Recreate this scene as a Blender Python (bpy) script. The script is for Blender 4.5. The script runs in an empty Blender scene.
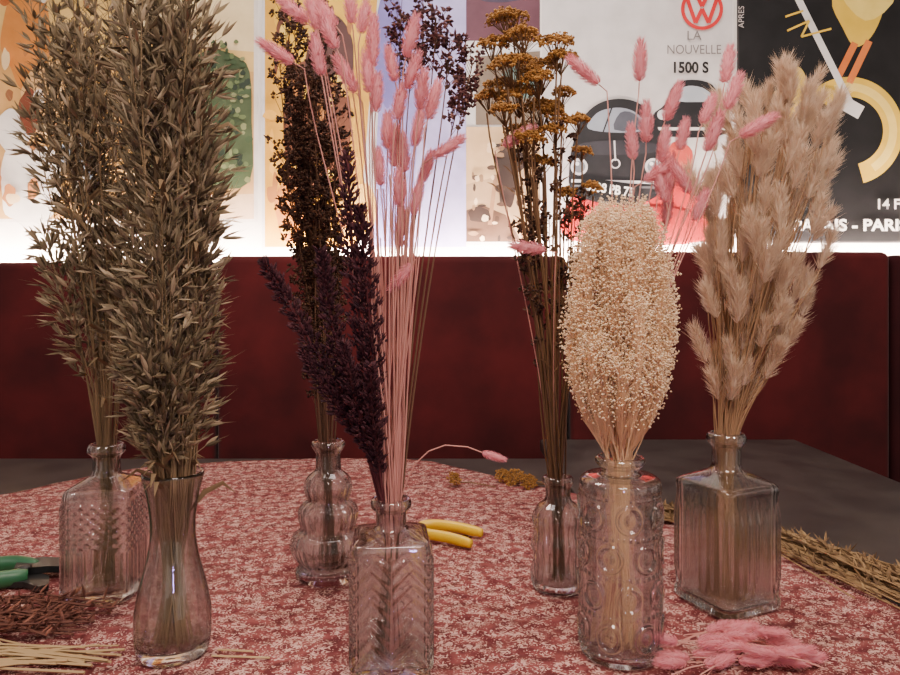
import bpy, math, random
from mathutils import Vector, Matrix
random.seed(7)
R=random.random
def U(a,b): return a+(b-a)*random.random()
pi=math.pi
COL=bpy.context.scene.collection
def lin(c):
    o=[]
    for v in c:
        v=v/255.0
        o.append(v/12.92 if v<=0.04045 else ((v+0.055)/1.055)**2.4)
    return (o[0],o[1],o[2],1.0)

# ---------------------------------------------------------------- mesh builder
class MB:
    def __init__(s): s.v=[]; s.f=[]; s.m=[]
    def add(s,vs,fs,m=0):
        o=len(s.v); s.v.extend(vs)
        for f in fs:
            s.f.append(tuple(i+o for i in f)); s.m.append(m)
    def tube(s,pts,rads,n=5,m=0,cap=True,flat=1.0):
        pts=[Vector(p) for p in pts]; L=len(pts)
        vs=[];fs=[]
        prev=None
        for i,p in enumerate(pts):
            t=(pts[min(i+1,L-1)]-pts[max(i-1,0)])
            if t.length<1e-9: t=Vector((0,0,1))
            t.normalize()
            if prev is None:
                a=Vector((0,1,0)) if abs(t.y)<0.9 else Vector((1,0,0))
                x=t.cross(a).normalized()
            else:
                x=(prev-t*prev.dot(t)).normalized()
            prev=x
            y=t.cross(x)
            r=rads[i] if isinstance(rads,(list,tuple)) else rads
            for k in range(n):
                a=2*pi*k/n
                vs.append(p+x*(math.cos(a)*r)+y*(math.sin(a)*r*flat))
        for i in range(L-1):
            for k in range(n):
                k2=(k+1)%n
                fs.append((i*n+k,i*n+k2,(i+1)*n+k2,(i+1)*n+k))
        if cap:
            fs.append(tuple(range(n))[::-1]); fs.append(tuple((L-1)*n+k for k in range(n)))
        s.add(vs,fs,m)
    def spindle(s,p,d,L,w,n=4,flat=0.6,bend=None,m=0):
        p=Vector(p); d=Vector(d).normalized()
        a=Vector((R()-.5,R()-.5,R()-.5)); x=d.cross(a)
        if x.length<1e-5: x=d.orthogonal()
        x.normalize(); y=d.cross(x)
        vs=[p]
        b=bend if bend else Vector((0,0,0))
        for t,r in ((.25,.85),(.55,1),(.8,.5)):
            c=p+d*(L*t)+b*(t*t)
            for k in range(n):
                g=2*pi*k/n
                vs.append(c+x*(math.cos(g)*r*w*.5)+y*(math.sin(g)*r*w*.5*flat))
        vs.append(p+d*L+b)
        fs=[]
        for k in range(n):
            k2=(k+1)%n
            fs.append((0,1+k2,1+k))
            for j in range(2):
                fs.append((1+j*n+k,1+j*n+k2,1+(j+1)*n+k2,1+(j+1)*n+k))
            fs.append((1+2*n+k,1+2*n+k2,1+3*n))
        s.add(vs,fs,m)
    def octa(s,p,r,m=0):
        p=Vector(p)
        rx=r*U(.8,1.2); ry=r*U(.8,1.2); rz=r*U(.8,1.2)
        q=[p+Vector(v) for v in ((rx,0,0),(-rx,0,0),(0,ry,0),(0,-ry,0),(0,0,rz),(0,0,-rz))]
        s.add(q,[(0,2,4),(2,1,4),(1,3,4),(3,0,4),(2,0,5),(1,2,5),(3,1,5),(0,3,5)],m)
    def hair(s,p,d,L,w,m=0,droop=0):
        p=Vector(p); d=Vector(d).normalized()
        x=d.cross(Vector((R()-.5,R()-.5,R()-.5))).normalized()*w*.5
        q=p+d*L*.55; e=p+d*L+Vector((0,0,-droop*L))
        s.add([p-x,p+x,q-x*.7,q+x*.7,e],[(0,1,3,2),(2,3,4)],m)
    def ell(s,c,rx,ry,rz,nu=10,nv=7,m=0,jit=0):
        c=Vector(c); vs=[c+Vector((0,0,-rz))]
        for j in range(1,nv):
            a=-pi/2+pi*j/nv
            for k in range(nu):
                g=2*pi*k/nu; q=1+jit*(R()-.5)
                vs.append(c+Vector((math.cos(a)*math.cos(g)*rx*q,math.cos(a)*math.sin(g)*ry*q,math.sin(a)*rz)))
        vs.append(c+Vector((0,0,rz))); fs=[]
        for k in range(nu):
            k2=(k+1)%nu
            fs.append((0,1+k2,1+k))
            for j in range(nv-2):
                fs.append((1+j*nu+k,1+j*nu+k2,1+(j+1)*nu+k2,1+(j+1)*nu+k))
            fs.append((1+(nv-2)*nu+k,1+(nv-2)*nu+k2,len(vs)-1))
        s.add(vs,fs,m)
    def box(s,a,b,m=0):
        x0,y0,z0=a; x1,y1,z1=b
        s.add([Vector(v) for v in ((x0,y0,z0),(x1,y0,z0),(x1,y1,z0),(x0,y1,z0),(x0,y0,z1),(x1,y0,z1),(x1,y1,z1),(x0,y1,z1))],
          [(3,2,1,0),(4,5,6,7),(0,1,5,4),(1,2,6,5),(2,3,7,6),(3,0,4,7)],m)
    def prism(s,poly,z0,z1,m=0):
        n=len(poly)
        vs=[Vector((x,y,z0)) for x,y in poly]+[Vector((x,y,z1)) for x,y in poly]
        fs=[tuple(range(n))[::-1],tuple(range(n,2*n))]
        for i in range(n): fs.append((i,(i+1)%n,(i+1)%n+n,i+n))
        s.add(vs,fs,m)
    def mesh(s,name,mats,origin=None,smooth=False):
        o=Vector(origin) if origin is not None else Vector((0,0,0))
        me=bpy.data.meshes.new(name)
        me.from_pydata([tuple(v-o) for v in s.v],[],s.f)
        for mt in mats: me.materials.append(mt)
        if len(mats)>1: me.polygons.foreach_set('material_index',s.m)
        if smooth: me.polygons.foreach_set('use_smooth',[True]*len(me.polygons))
        me.update(); return me

def top(ob,label,cat,group=None,kind=None):
    ob['label']=label; ob['category']=cat
    if group: ob['group']=group
    if kind: ob['kind']=kind
def obj(name,me,loc=(0,0,0),parent=None,label=None,cat=None,group=None,kind=None):
    ob=bpy.data.objects.new(name,me); ob.location=loc; COL.objects.link(ob)
    if parent: ob.parent=parent
    if label:
        ob['label']=label
    if cat: ob['category']=cat
    if group: ob['group']=group
    if kind: ob['kind']=kind
    return ob
def empty(name,loc,label,cat,group=None):
    ob=bpy.data.objects.new(name,None); ob.location=loc; ob.empty_display_size=.02
    COL.objects.link(ob); top(ob,label,cat,group); return ob

# ---------------------------------------------------------------- materials
def newmat(name):
    m=bpy.data.materials.new(name); m.use_nodes=True
    nt=m.node_tree; b=nt.nodes['Principled BSDF']; return m,nt,b
def noisy(name,ca,cb,scale=8,rough=.6,metal=0,bump=0,bscale=60,spec=.4,sheen=0,coord='Object',detail=4):
    m,nt,b=newmat(name); N=nt.nodes; Lk=nt.links
    tc=N.new('ShaderNodeTexCoord'); nz=N.new('ShaderNodeTexNoise'); nz.inputs['Scale'].default_value=scale; nz.inputs['Detail'].default_value=detail
    Lk.new(tc.outputs[coord],nz.inputs['Vector'])
    cr=N.new('ShaderNodeValToRGB'); cr.color_ramp.elements[0].position=.35; cr.color_ramp.elements[1].position=.65
    cr.color_ramp.elements[0].color=lin(ca); cr.color_ramp.elements[1].color=lin(cb)
    Lk.new(nz.outputs['Fac'],cr.inputs['Fac']); Lk.new(cr.outputs['Color'],b.inputs['Base Color'])
    b.inputs['Roughness'].default_value=rough; b.inputs['Metallic'].default_value=metal
    b.inputs['Specular IOR Level'].default_value=spec
    if sheen: b.inputs['Sheen Weight'].default_value=sheen; b.inputs['Sheen Roughness'].default_value=.4
    if bump:
        n2=N.new('ShaderNodeTexNoise'); n2.inputs['Scale'].default_value=bscale; Lk.new(tc.outputs[coord],n2.inputs['Vector'])
        bp=N.new('ShaderNodeBump'); bp.inputs['Strength'].default_value=bump; bp.inputs['Distance'].default_value=.003
        Lk.new(n2.outputs['Fac'],bp.inputs['Height']); Lk.new(bp.outputs['Normal'],b.inputs['Normal'])
    return m
def plant(name,cols,rough=.75,trans=.15):
    m,nt,b=newmat(name); N=nt.nodes; Lk=nt.links
    g=N.new('ShaderNodeNewGeometry'); cr=N.new('ShaderNodeValToRGB')
    els=cr.color_ramp.elements
    els[0].color=lin(cols[0]); els[1].color=lin(cols[-1])
    for i,c in enumerate(cols[1:-1]):
        e=els.new((i+1)/(len(cols)-1)); e.color=lin(c)
    Lk.new(g.outputs['Random Per Island'],cr.inputs['Fac'])
    Lk.new(cr.outputs['Color'],b.inputs['Base Color'])
    b.inputs['Roughness'].default_value=rough; b.inputs['Specular IOR Level'].default_value=.2
    if trans:
        tr=N.new('ShaderNodeBsdfTranslucent'); Lk.new(cr.outputs['Color'],tr.inputs['Color'])
        mx=N.new('ShaderNodeMixShader'); mx.inputs[0].default_value=trans
        out=N['Material Output']
        Lk.new(b.outputs[0],mx.inputs[1]); Lk.new(tr.outputs[0],mx.inputs[2]); Lk.new(mx.outputs[0],out.inputs['Surface'])
    return m
def glass_mat():
    m=bpy.data.materials.new('pressed_glass'); m.use_nodes=True; nt=m.node_tree; N=nt.nodes; N.clear(); Lk=nt.links
    out=N.new('ShaderNodeOutputMaterial'); rf=N.new('ShaderNodeBsdfRefraction'); rf.inputs['IOR'].default_value=1.45
    rf.inputs['Roughness'].default_value=0.0; rf.inputs['Color'].default_value=(.99,1,1,1)
    tp=N.new('ShaderNodeBsdfTransparent'); tp.inputs['Color'].default_value=(.98,1,1,1)
    mx=N.new('ShaderNodeMixShader'); mx.inputs[0].default_value=.58
    Lk.new(tp.outputs[0],mx.inputs[1]); Lk.new(rf.outputs[0],mx.inputs[2])
    gl=N.new('ShaderNodeBsdfGlossy'); gl.inputs['Roughness'].default_value=.02; gl.inputs['Color'].default_value=(1,1,1,1)
    ge=N.new('ShaderNodeNewGeometry'); io=N.new('ShaderNodeMix'); io.data_type='FLOAT'
    Lk.new(ge.outputs['Backfacing'],io.inputs[0]); io.inputs[2].default_value=1.7; io.inputs[3].default_value=1.15
    fr=N.new('ShaderNodeFresnel'); Lk.new(io.outputs[0],fr.inputs['IOR'])
    m2=N.new('ShaderNodeMixShader'); Lk.new(fr.outputs[0],m2.inputs[0]); Lk.new(mx.outputs[0],m2.inputs[1]); Lk.new(gl.outputs[0],m2.inputs[2])
    Lk.new(m2.outputs[0],out.inputs['Surface'])
    return m
GLASS=glass_mat()
def emis(name,col,st):
    m=bpy.data.materials.new(name); m.use_nodes=True; nt=m.node_tree; b=nt.nodes['Principled BSDF']
    b.inputs['Base Color'].default_value=(1,1,1,1); b.inputs['Emission Color'].default_value=lin(col); b.inputs['Emission Strength'].default_value=st
    return m

# ---------------------------------------------------------------- setting
TZ=.75; CZ=.753   # table top / cloth top
m_wall=noisy('wall_paint',(222,214,206),(232,224,216),6,.8)
m_floor=noisy('dark_floor',(40,34,32),(58,48,44),5,.6)
mb=MB(); mb.box((-2.6,2.15,0),(2.8,2.25,2.7)); obj('wall_back',mb.mesh('wall_back',[m_wall]),kind='structure')
mb=MB(); mb.box((-2.6,-1.6,-.05),(2.8,2.15,0)); obj('floor',mb.mesh('floor',[m_floor]),kind='structure')

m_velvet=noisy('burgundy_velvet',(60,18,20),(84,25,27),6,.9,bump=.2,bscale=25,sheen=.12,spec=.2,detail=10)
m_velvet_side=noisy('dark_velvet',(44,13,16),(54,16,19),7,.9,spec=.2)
m_dark=noisy('dark_wood_frame',(22,16,15),(32,24,22),10,.6)
BQ=empty('banquette',(0,2.0,0),'long burgundy velvet banquette with panelled backrest along the wall','banquette')
def cushion(x0,x1,y0,y1,z0,z1,bev,name,mat):
    mb=MB(); mb.box((x0,y0,z0),(x1,y1,z1))
    me=mb.mesh(name,[mat],origin=(0,2.0,0)); o=obj(name,me,parent=BQ)
    md=o.modifiers.new('bev','BEVEL'); md.width=bev; md.segments=5
    me.polygons.foreach_set('use_smooth',[True]*len(me.polygons))
    return o
cushion(-2.2,-.662,1.955,2.05,.45,1.228,.022,'back_cushion',m_velvet)
cushion(-.654,.330,1.955,2.05,.45,1.246,.022,'back_cushion',m_velvet)
cushion(.338,1.235,1.955,2.05,.45,1.258,.022,'back_cushion',m_velvet)
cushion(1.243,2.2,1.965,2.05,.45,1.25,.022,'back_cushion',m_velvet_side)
cushion(-2.2,2.2,1.45,1.95,.33,.449,.03,'seat_cushion',m_velvet)
mb=MB(); mb.box((-2.2,1.5,0),(2.2,1.95,.325)); mb.box((-2.2,2.055,0),(2.2,2.148,1.16))
obj('frame',mb.mesh('frame',[m_dark],origin=(0,2.0,0)),parent=BQ)

mb=MB(); mb.tube([(-1.9,2.085,1.19),(1.9,2.085,1.19)],.012,8)
o=obj('light_strip',mb.mesh('light_strip',[emis('led',(255,234,218),420)],origin=(0,2.085,1.162)),loc=(0,2.085,1.174))
top(o,'glowing white LED strip tucked behind the banquette back','light')

# tables
m_table=noisy('dark_table_laminate',(54,48,47),(68,62,59),14,.34,spec=.6)
m_metal=noisy('black_steel',(18,18,18),(28,28,28),10,.4,metal=.6)
def table(x0,x1,y0,y1,label):
    cx,cy=(x0+x1)/2,(y0+y1)/2
    E=empty('table',(cx,cy,0),label,'table')
    mb=MB(); mb.box((x0,y0,TZ-.03),(x1,y1,TZ)); o=obj('table_top',mb.mesh('table_top',[m_table],origin=(cx,cy,0)),parent=E)
    md=o.modifiers.new('b','BEVEL'); md.width=.004; md.segments=2
    mb=MB(); cy2=min(cy,1.0); mb.tube([(cx,cy2,.03),(cx,cy2,.715)],.035,16)
    obj('pedestal',mb.mesh('pedestal',[m_metal],origin=(cx,cy,0),smooth=False),parent=E)
    mb=MB(); mb.box((cx-.22,cy2-.22,0),(cx+.22,cy2+.22,.028)); obj('foot',mb.mesh('foot',[m_metal],origin=(cx,cy,0)),parent=E)
table(-1.4,.235,.2,1.645,'dark rectangular cafe table under the pink cloth')
table(.24,.92,.2,1.87,'dark grey laminate table partly covered by pink cloth')

# cloth
def cloth_mat():
    m,nt,b=newmat('pink_patterned_cloth'); N=nt.nodes; Lk=nt.links
    tc=N.new('ShaderNodeTexCoord')
    mp=N.new('ShaderNodeMapping'); mp.inputs['Scale'].default_value=(1,1.1,1); mp.inputs['Rotation'].default_value=(0,0,-.25)
    Lk.new(tc.outputs['Object'],mp.inputs['Vector'])
    n1=N.new('ShaderNodeTexNoise'); n1.inputs['Scale'].default_value=150; n1.inputs['Detail'].default_value=0; n1.inputs['Distortion'].default_value=2.6
    Lk.new(mp.outputs[0],n1.inputs['Vector'])
    vo=N.new('ShaderNodeTexVoronoi'); vo.inputs['Scale'].default_value=66; Lk.new(mp.outputs[0],vo.inputs['Vector'])
    ma=N.new('ShaderNodeMath'); ma.operation='MULTIPLY_ADD'; ma.inputs[1].default_value=-.42; Lk.new(vo.outputs['Distance'],ma.inputs[0]); Lk.new(n1.outputs['Fac'],ma.inputs[2])
    cr=N.new('ShaderNodeValToRGB'); e=cr.color_ramp.elements; e[0].position=.36; e[1].position=.40
    e[0].color=(0,0,0,1); e[1].color=(1,1,1,1); Lk.new(ma.outputs[0],cr.inputs['Fac'])
    n2=N.new('ShaderNodeTexNoise'); n2.inputs['Scale'].default_value=60; n2.inputs['Detail'].default_value=4; Lk.new(tc.outputs['Object'],n2.inputs['Vector'])
    base=N.new('ShaderNodeValToRGB'); e=base.color_ramp.elements; e[0].position=.38; e[1].position=.62; e[0].color=lin((98,42,44)); e[1].color=lin((138,74,72)); Lk.new(n2.outputs['Fac'],base.inputs['Fac'])
    mx=N.new('ShaderNodeMix'); mx.data_type='RGBA'; Lk.new(cr.outputs['Color'],mx.inputs[0]); Lk.new(base.outputs['Color'],mx.inputs[6]); mx.inputs[7].default_value=lin((204,162,150))
    Lk.new(mx.outputs[2],b.inputs['Base Color']); b.inputs['Roughness'].default_value=.85; b.inputs['Specular IOR Level'].default_value=.15
    w2=N.new('ShaderNodeTexWave'); w2.bands_direction='Y'; w2.inputs['Scale'].default_value=7; w2.inputs['Distortion'].default_value=7; w2.inputs['Detail'].default_value=3; w2.inputs['Detail Scale'].default_value=1.8
    Lk.new(mp.outputs[0],w2.inputs['Vector'])
    bp=N.new('ShaderNodeBump'); bp.inputs['Strength'].default_value=.75; bp.inputs['Distance'].default_value=.009
    Lk.new(w2.outputs['Fac'],bp.inputs['Height']); Lk.new(bp.outputs['Normal'],b.inputs['Normal'])
    return m
out=[(.54,.60),(.545,.84),(.50,1.063),(.372,1.21),(.25,1.33),(.179,1.39),(.104,1.463),(.0,1.56),(-.08,1.625),(-.30,1.635),(-.505,1.605),(-.70,1.53),(-.79,1.42),(-.87,1.31),(-1.05,1.13),(-1.2,.9),(-1.2,.5),(-1.0,.28),(-.4,.25),(.3,.27),(.5,.38)]
def dense(poly,k=10):
    n=len(poly); o=[]
    for i in range(n):
        p0,p1,p2,p3=[poly[(i+j-1)%n] for j in range(4)]
        for a in range(k):
            t=a/k; q=[]
            for c in range(2):
                q.append(.5*((2*p1[c])+(-p0[c]+p2[c])*t+(2*p0[c]-5*p1[c]+4*p2[c]-p3[c])*t*t+(-p0[c]+3*p1[c]-3*p2[c]+p3[c])*t**3))
            o.append(q)
    return o
do=dense(out); C0=(-.2,.85); rings=50
mb=MB(); vs=[Vector((C0[0],C0[1],CZ))]; fs=[]; n=len(do)
for j in range(1,rings+1):
    f=j/rings
    for (x,y) in do:
        X=C0[0]+(x-C0[0])*f; Y=C0[1]+(y-C0[1])*f
        w=.0009*math.sin(X*31+4*math.sin(Y*9))*math.sin(Y*43+3*math.sin(X*11))
        vs.append(Vector((X,Y,CZ-.0009+w)))
for k in range(n):
    k2=(k+1)%n; fs.append((0,1+k,1+k2))
    for j in range(rings-1): fs.append((1+j*n+k,1+(j+1)*n+k,1+(j+1)*n+k2,1+j*n+k2))
mb.add(vs,fs)
o=obj('tablecloth',mb.mesh('tablecloth',[cloth_mat()],smooth=True)); top(o,'dusty pink crinkled cloth with pale flecked pattern','tablecloth')
md=o.modifiers.new('s','SOLIDIFY'); md.thickness=.0008; md.offset=-1

# ---------------------------------------------------------------- posters
UN=.00307
pmats={}
def pm(c):
    if c not in pmats:
        d=tuple(max(0,x-14) for x in c)
        pmats[c]=noisy('print_%d_%d_%d'%c,d,c,14,.55,detail=6)
    return pmats[c]
def text(parent,s,u,v,size,col,align='CENTER',rot=0,bold=.0,sx=1.0):
    cu=bpy.data.curves.new('t','FONT'); cu.body=s; cu.size=size*UN; cu.align_x=align; cu.align_y='CENTER'; cu.offset=bold*UN
    t=bpy.data.objects.new('tmp',cu); COL.objects.link(t)
    bpy.context.view_layer.update()
    me=bpy.data.meshes.new_from_object(t.evaluated_get(bpy.context.evaluated_depsgraph_get()))
    bpy.data.objects.remove(t)
    me.transform(Matrix.Diagonal((sx,1,1,1))); me.materials.clear(); me.materials.append(pm(col))
    me.transform(Matrix.Rotation(pi/2,4,'X')@Matrix.Rotation(rot,4,'Z'))
    o=obj('lettering',me,loc=(u*UN,-.0085,v*UN),parent=parent,label='printed words on the poster'); return o
def poster(left,bottom,w,h,bg,shapes,label,dy=0):
    E=empty('poster',(left,2.1495-dy,bottom),label,'poster','posters pasted in a row on the wall')
    cols=[bg]; mb=MB(); mb.box((0,-.001,0),(w*UN,0,h*UN),0)
    for i,(c,poly) in enumerate(shapes):
        if c not in cols: cols.append(c)
        y=-.0012-min(.00012*i,.0060)-.00001*i
        mb.add([Vector((a*UN,y,b*UN)) for a,b in poly],[tuple(range(len(poly)))],cols.index(c))
    obj('printed_sheet',mb.mesh('printed_sheet',[pm(c) for c in cols]),parent=E)
    return E
def disc(cx,cy,rx,ry=None,a0=0,a1=2*pi,n=32,jit=0):
    ry=ry or rx
    return [(cx+rx*(1+jit*(R()-.5))*math.cos(a0+(a1-a0)*i/n),cy+ry*(1+jit*(R()-.5))*math.sin(a0+(a1-a0)*i/n)) for i in range(n)]
def ringp(cx,cy,ro,ri,a0=0,a1=2*pi,n=40):
    o=[(cx+ro*math.cos(a0+(a1-a0)*i/n),cy+ro*math.sin(a0+(a1-a0)*i/n)) for i in range(n+1)]
    o+=[(cx+ri*math.cos(a1-(a1-a0)*i/n),cy+ri*math.sin(a1-(a1-a0)*i/n)) for i in range(n+1)]
    return o
def bar(x0,y0,x1,y1,w):
    L=math.hypot(x1-x0,y1-y0); nx=-(y1-y0)/L*w/2; ny=(x1-x0)/L*w/2
    return [(x0+nx,y0+ny),(x1+nx,y1+ny),(x1-nx,y1-ny),(x0-nx,y0-ny)]
def smoothp(poly,k=5):
    return [tuple(q) for q in dense(poly,k)]
def blob(cx,cy,rx,ry,jit=.35):
    return smoothp(disc(cx,cy,rx,ry,n=11,jit=jit),3)

# poster 1 : ochre figures and shrubs
S=[((206,160,96),[(3,3),(314,3),(314,300),(3,300)]),
   ((222,184,112),[(3,180),(314,150),(314,300),(3,300)]),
   ((228,204,158),[(190,180),(314,170),(314,262),(190,270)]),
   ((208,134,64),blob(85,190,26,50)),((180,100,52),blob(66,240,12,24)),
   ((228,220,212),blob(90,40,34,42)),((228,220,212),blob(72,90,18,20)),((222,178,124),blob(110,120,26,40)),
   ((60,70,90),blob(82,275,22,16)),((120,66,46),blob(90,110,10,26)),
   ((150,160,170),blob(140,70,20,30)),
   ((196,154,102),[(130,3),(314,3),(314,50),(200,44),(130,30)]),
   ((212,180,146),[(200,3),(314,3),(314,28),(250,26),(200,18)]),
   ((72,86,58),smoothp([(214,44),(220,90),(232,128),(250,160),(272,172),(296,166),(310,150),(312,100),(310,40),(270,34)],3))]
for i in range(230):
    u_=U(212,310); t_=(u_-212)/98; v_=U(36,110+70*min(1,t_*1.6))
    S.append((((98,112,74),(38,52,38),(64,82,54),(128,132,92))[i%4],blob(u_,v_,U(1.5,4),U(1.5,4))))
for i in range(44): S.append((((184,120,70),(238,208,158),(150,100,66),(222,212,200))[i%4],blob(U(10,200),U(10,290),U(2,7),U(3,12))))
poster(-1.566,1.3615,318,302,(222,212,204),S,'ochre and green painterly poster with pale border')
# poster 2 : yellow and violet
S=[((212,158,52),[(3,3),(96,3),(120,310),(3,310)]),((228,178,54),blob(60,220,45,60)),((120,70,46),blob(58,120,34,70)),
   ((80,44,40),blob(70,190,24,40)),((150,140,200),[(110,3),(204,3),(204,310),(124,310)]),((176,166,214),[(150,3),(204,3),(204,310),(165,310)]),
   ((226,176,90),blob(96,40,20,30)),((196,126,60),blob(30,40,18,30)),((118,106,170),blob(128,200,14,60))]
for i in range(40): S.append((((236,196,90),(170,110,56),(110,64,46),(226,170,70))[i%4],blob(U(8,96),U(10,290),U(2,7),U(3,12))))
poster(-.577,1.2755,200,312,(212,206,206),S,'yellow, brown and violet illustrated poster',.0012)
# poster 3 : small landscape
S=[((92,44,60),[(2,204),(80,204),(80,300),(2,300)]),((58,40,66),blob(40,260,30,20)),
   ((222,216,214),bar(0,190,80,198,5)),((222,216,214),bar(10,120,10,196,4)),
   ((120,104,88),[(14,120),(80,120),(80,194),(14,188)]),((180,148,114),[(3,3),(80,3),(80,118),(3,118)]),((94,114,106),blob(60,165,20,18)),
   ((214,178,134),[(3,60),(80,80),(80,118),(3,118)]),((100,74,58),[(3,3),(60,3),(44,30),(20,40),(3,34)]),
   ((60,44,38),blob(45,64,9,28)),((60,44,38),blob(48,84,16,12)),((160,120,90),bar(28,20,34,70,4)),((60,44,38),blob(18,30,12,8))]
for i in range(46): S.append((((80,58,46),(228,200,164),(56,42,36),(150,116,86))[i%4],blob(U(8,76),U(6,100),U(1,5),U(1,4))))
poster(.036,1.291,82,302,(222,214,210),S,'small landscape poster with dark tree and pale frame line')
# poster 4 : car poster
body=(32,30,34); chrome=(212,208,210)
S=[((212,205,203),[(2,2),(192,2),(192,310),(2,310)]),
   ((176,40,42),smoothp([(30,3),(168,3),(160,50),(140,84),(104,92),(60,70),(34,50)])),
   ((200,76,64),smoothp([(118,60),(146,66),(152,92),(132,100)])),
   (body,smoothp([(112,110),(113,128),(124,138),(134,158),(152,163),(172,158),(181,140),(188,130),(187,110),(150,105)],4)),
   ((176,182,190),smoothp([(134,142),(141,154),(152,157),(166,153),(172,142)],3)),
   (chrome,disc(122,128,5)),(chrome,disc(179,128,5)),((230,226,220),bar(116,114,185,114,3)),
   (body,smoothp([(33,50),(29,74),(33,100),(42,124),(58,139),(78,144),(98,140),(112,126),(121,106),(126,84),(124,58),(108,42),(70,38)],4)),
   ((150,156,168),smoothp([(48,114),(54,127),(64,133),(80,135),(94,131),(103,122),(108,113),(80,110)],4)),
   (body,bar(62,108,72,136,1.5)),((80,82,92),smoothp([(74,113),(80,130),(94,129),(102,114)],3)),
   ((52,50,56),smoothp([(38,98),(60,102),(92,102),(115,99),(118,91),(80,88),(38,89)],3)),
   (chrome,disc(39,76,8.5)),((120,124,132),disc(39,76,6)),(chrome,disc(113,76,8.5)),((120,124,132),disc(113,76,6)),
   ((238,238,238),disc(37,79,2)),((238,238,238),disc(111,79,2)),
   (chrome,bar(31,62,123,60,3)),((110,108,112),bar(33,57,121,55,2)),(chrome,bar(74,102,75,82,1.6)),
   (chrome,ringp(75,79,5,3.6)),
   ((20,18,20),[(39,47),(41,66),(99,58),(97,39)]),
   ((136,26,28),smoothp([(58,3),(160,3),(150,30),(104,36),(66,28)],4))]
P4=poster(.2763,1.297,194,312,(228,220,216),S,'pale car advertisement poster with two dark saloons and red emblem',.0012)
text(P4,'LA',153,206,13,(120,112,110)); text(P4,'NOUVELLE',153,192,13,(120,112,110),sx=.86); text(P4,'1500 S',149,174,15,(30,28,28),bold=.5,sx=.9)
text(P4,'8008 PB 75',69,53,12.5,(244,240,234),rot=-.14,bold=.4,sx=.84)
mb=MB(); cx,cy=161,233; red=pm((206,36,42))
mb.add([Vector((a*UN,0,b*UN)) for a,b in ringp(0,0,21,17.5)],[tuple(range(82))])
k=0
for (a,b,c,d) in ((-6.5,16,0,2.5),(6.5,16,0,2.5),(-14.5,9.5,-6.5,-14),(-6.5,-14,0,0),(0,0,6.5,-14),(6.5,-14,14.5,9.5)):
    k+=1; mb.add([Vector((x*UN,-.00005*k,z*UN)) for x,z in bar(a,b,c,d,3.8)],[(0,1,2,3)])
obj('emblem',mb.mesh('emblem',[red]),loc=(cx*UN,-.0082,cy*UN),parent=P4,label='round red car emblem with interlaced letters')
# poster 5 : black with yellow figure
yel=(226,186,64); S=[((20,18,20),[(2,2),(248,2),(248,310),(2,310)]),
   (yel,ringp(112,112,54,34,-1.3,2.3)),((240,210,116),ringp(112,112,48,40,-1.0,1.9)),
   (yel,smoothp([(95,243),(122,256),(150,262),(146,232),(134,206),(118,196),(106,214)],4)),((240,210,110),smoothp([(100,262),(140,300),(160,250),(128,222)],4)),
   ((212,118,56),bar(118,200,100,164,7)),((212,118,56),bar(132,202,112,160,7)),
   ((222,216,212),bar(58,250,116,134,7)),((222,216,212),bar(106,140,124,130,14)),
   ((206,170,84),blob(70,148,30,9)),((206,170,84),blob(60,160,10,16)),
   (yel,bar(50,212,72,222,2)),(yel,bar(72,222,64,206,2)),(yel,bar(64,206,94,214,2)),(yel,bar(48,226,66,232,2)),
   (yel,bar(40,120,80,150,9))]
P5=poster(.881,1.297,250,312,(60,56,56),S,'black poster with yellow ring figure and white lettering')
text(P5,'14 FÉ',137,38,14,(226,218,212),align='LEFT',bold=.3)
text(P5,'PALAIS - PARIS',54,17,16,(226,218,212),align='LEFT',bold=.45,sx=1.12)
text(P5,'APRES',3.5,225,8,(190,180,176),rot=pi/2)

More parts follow.
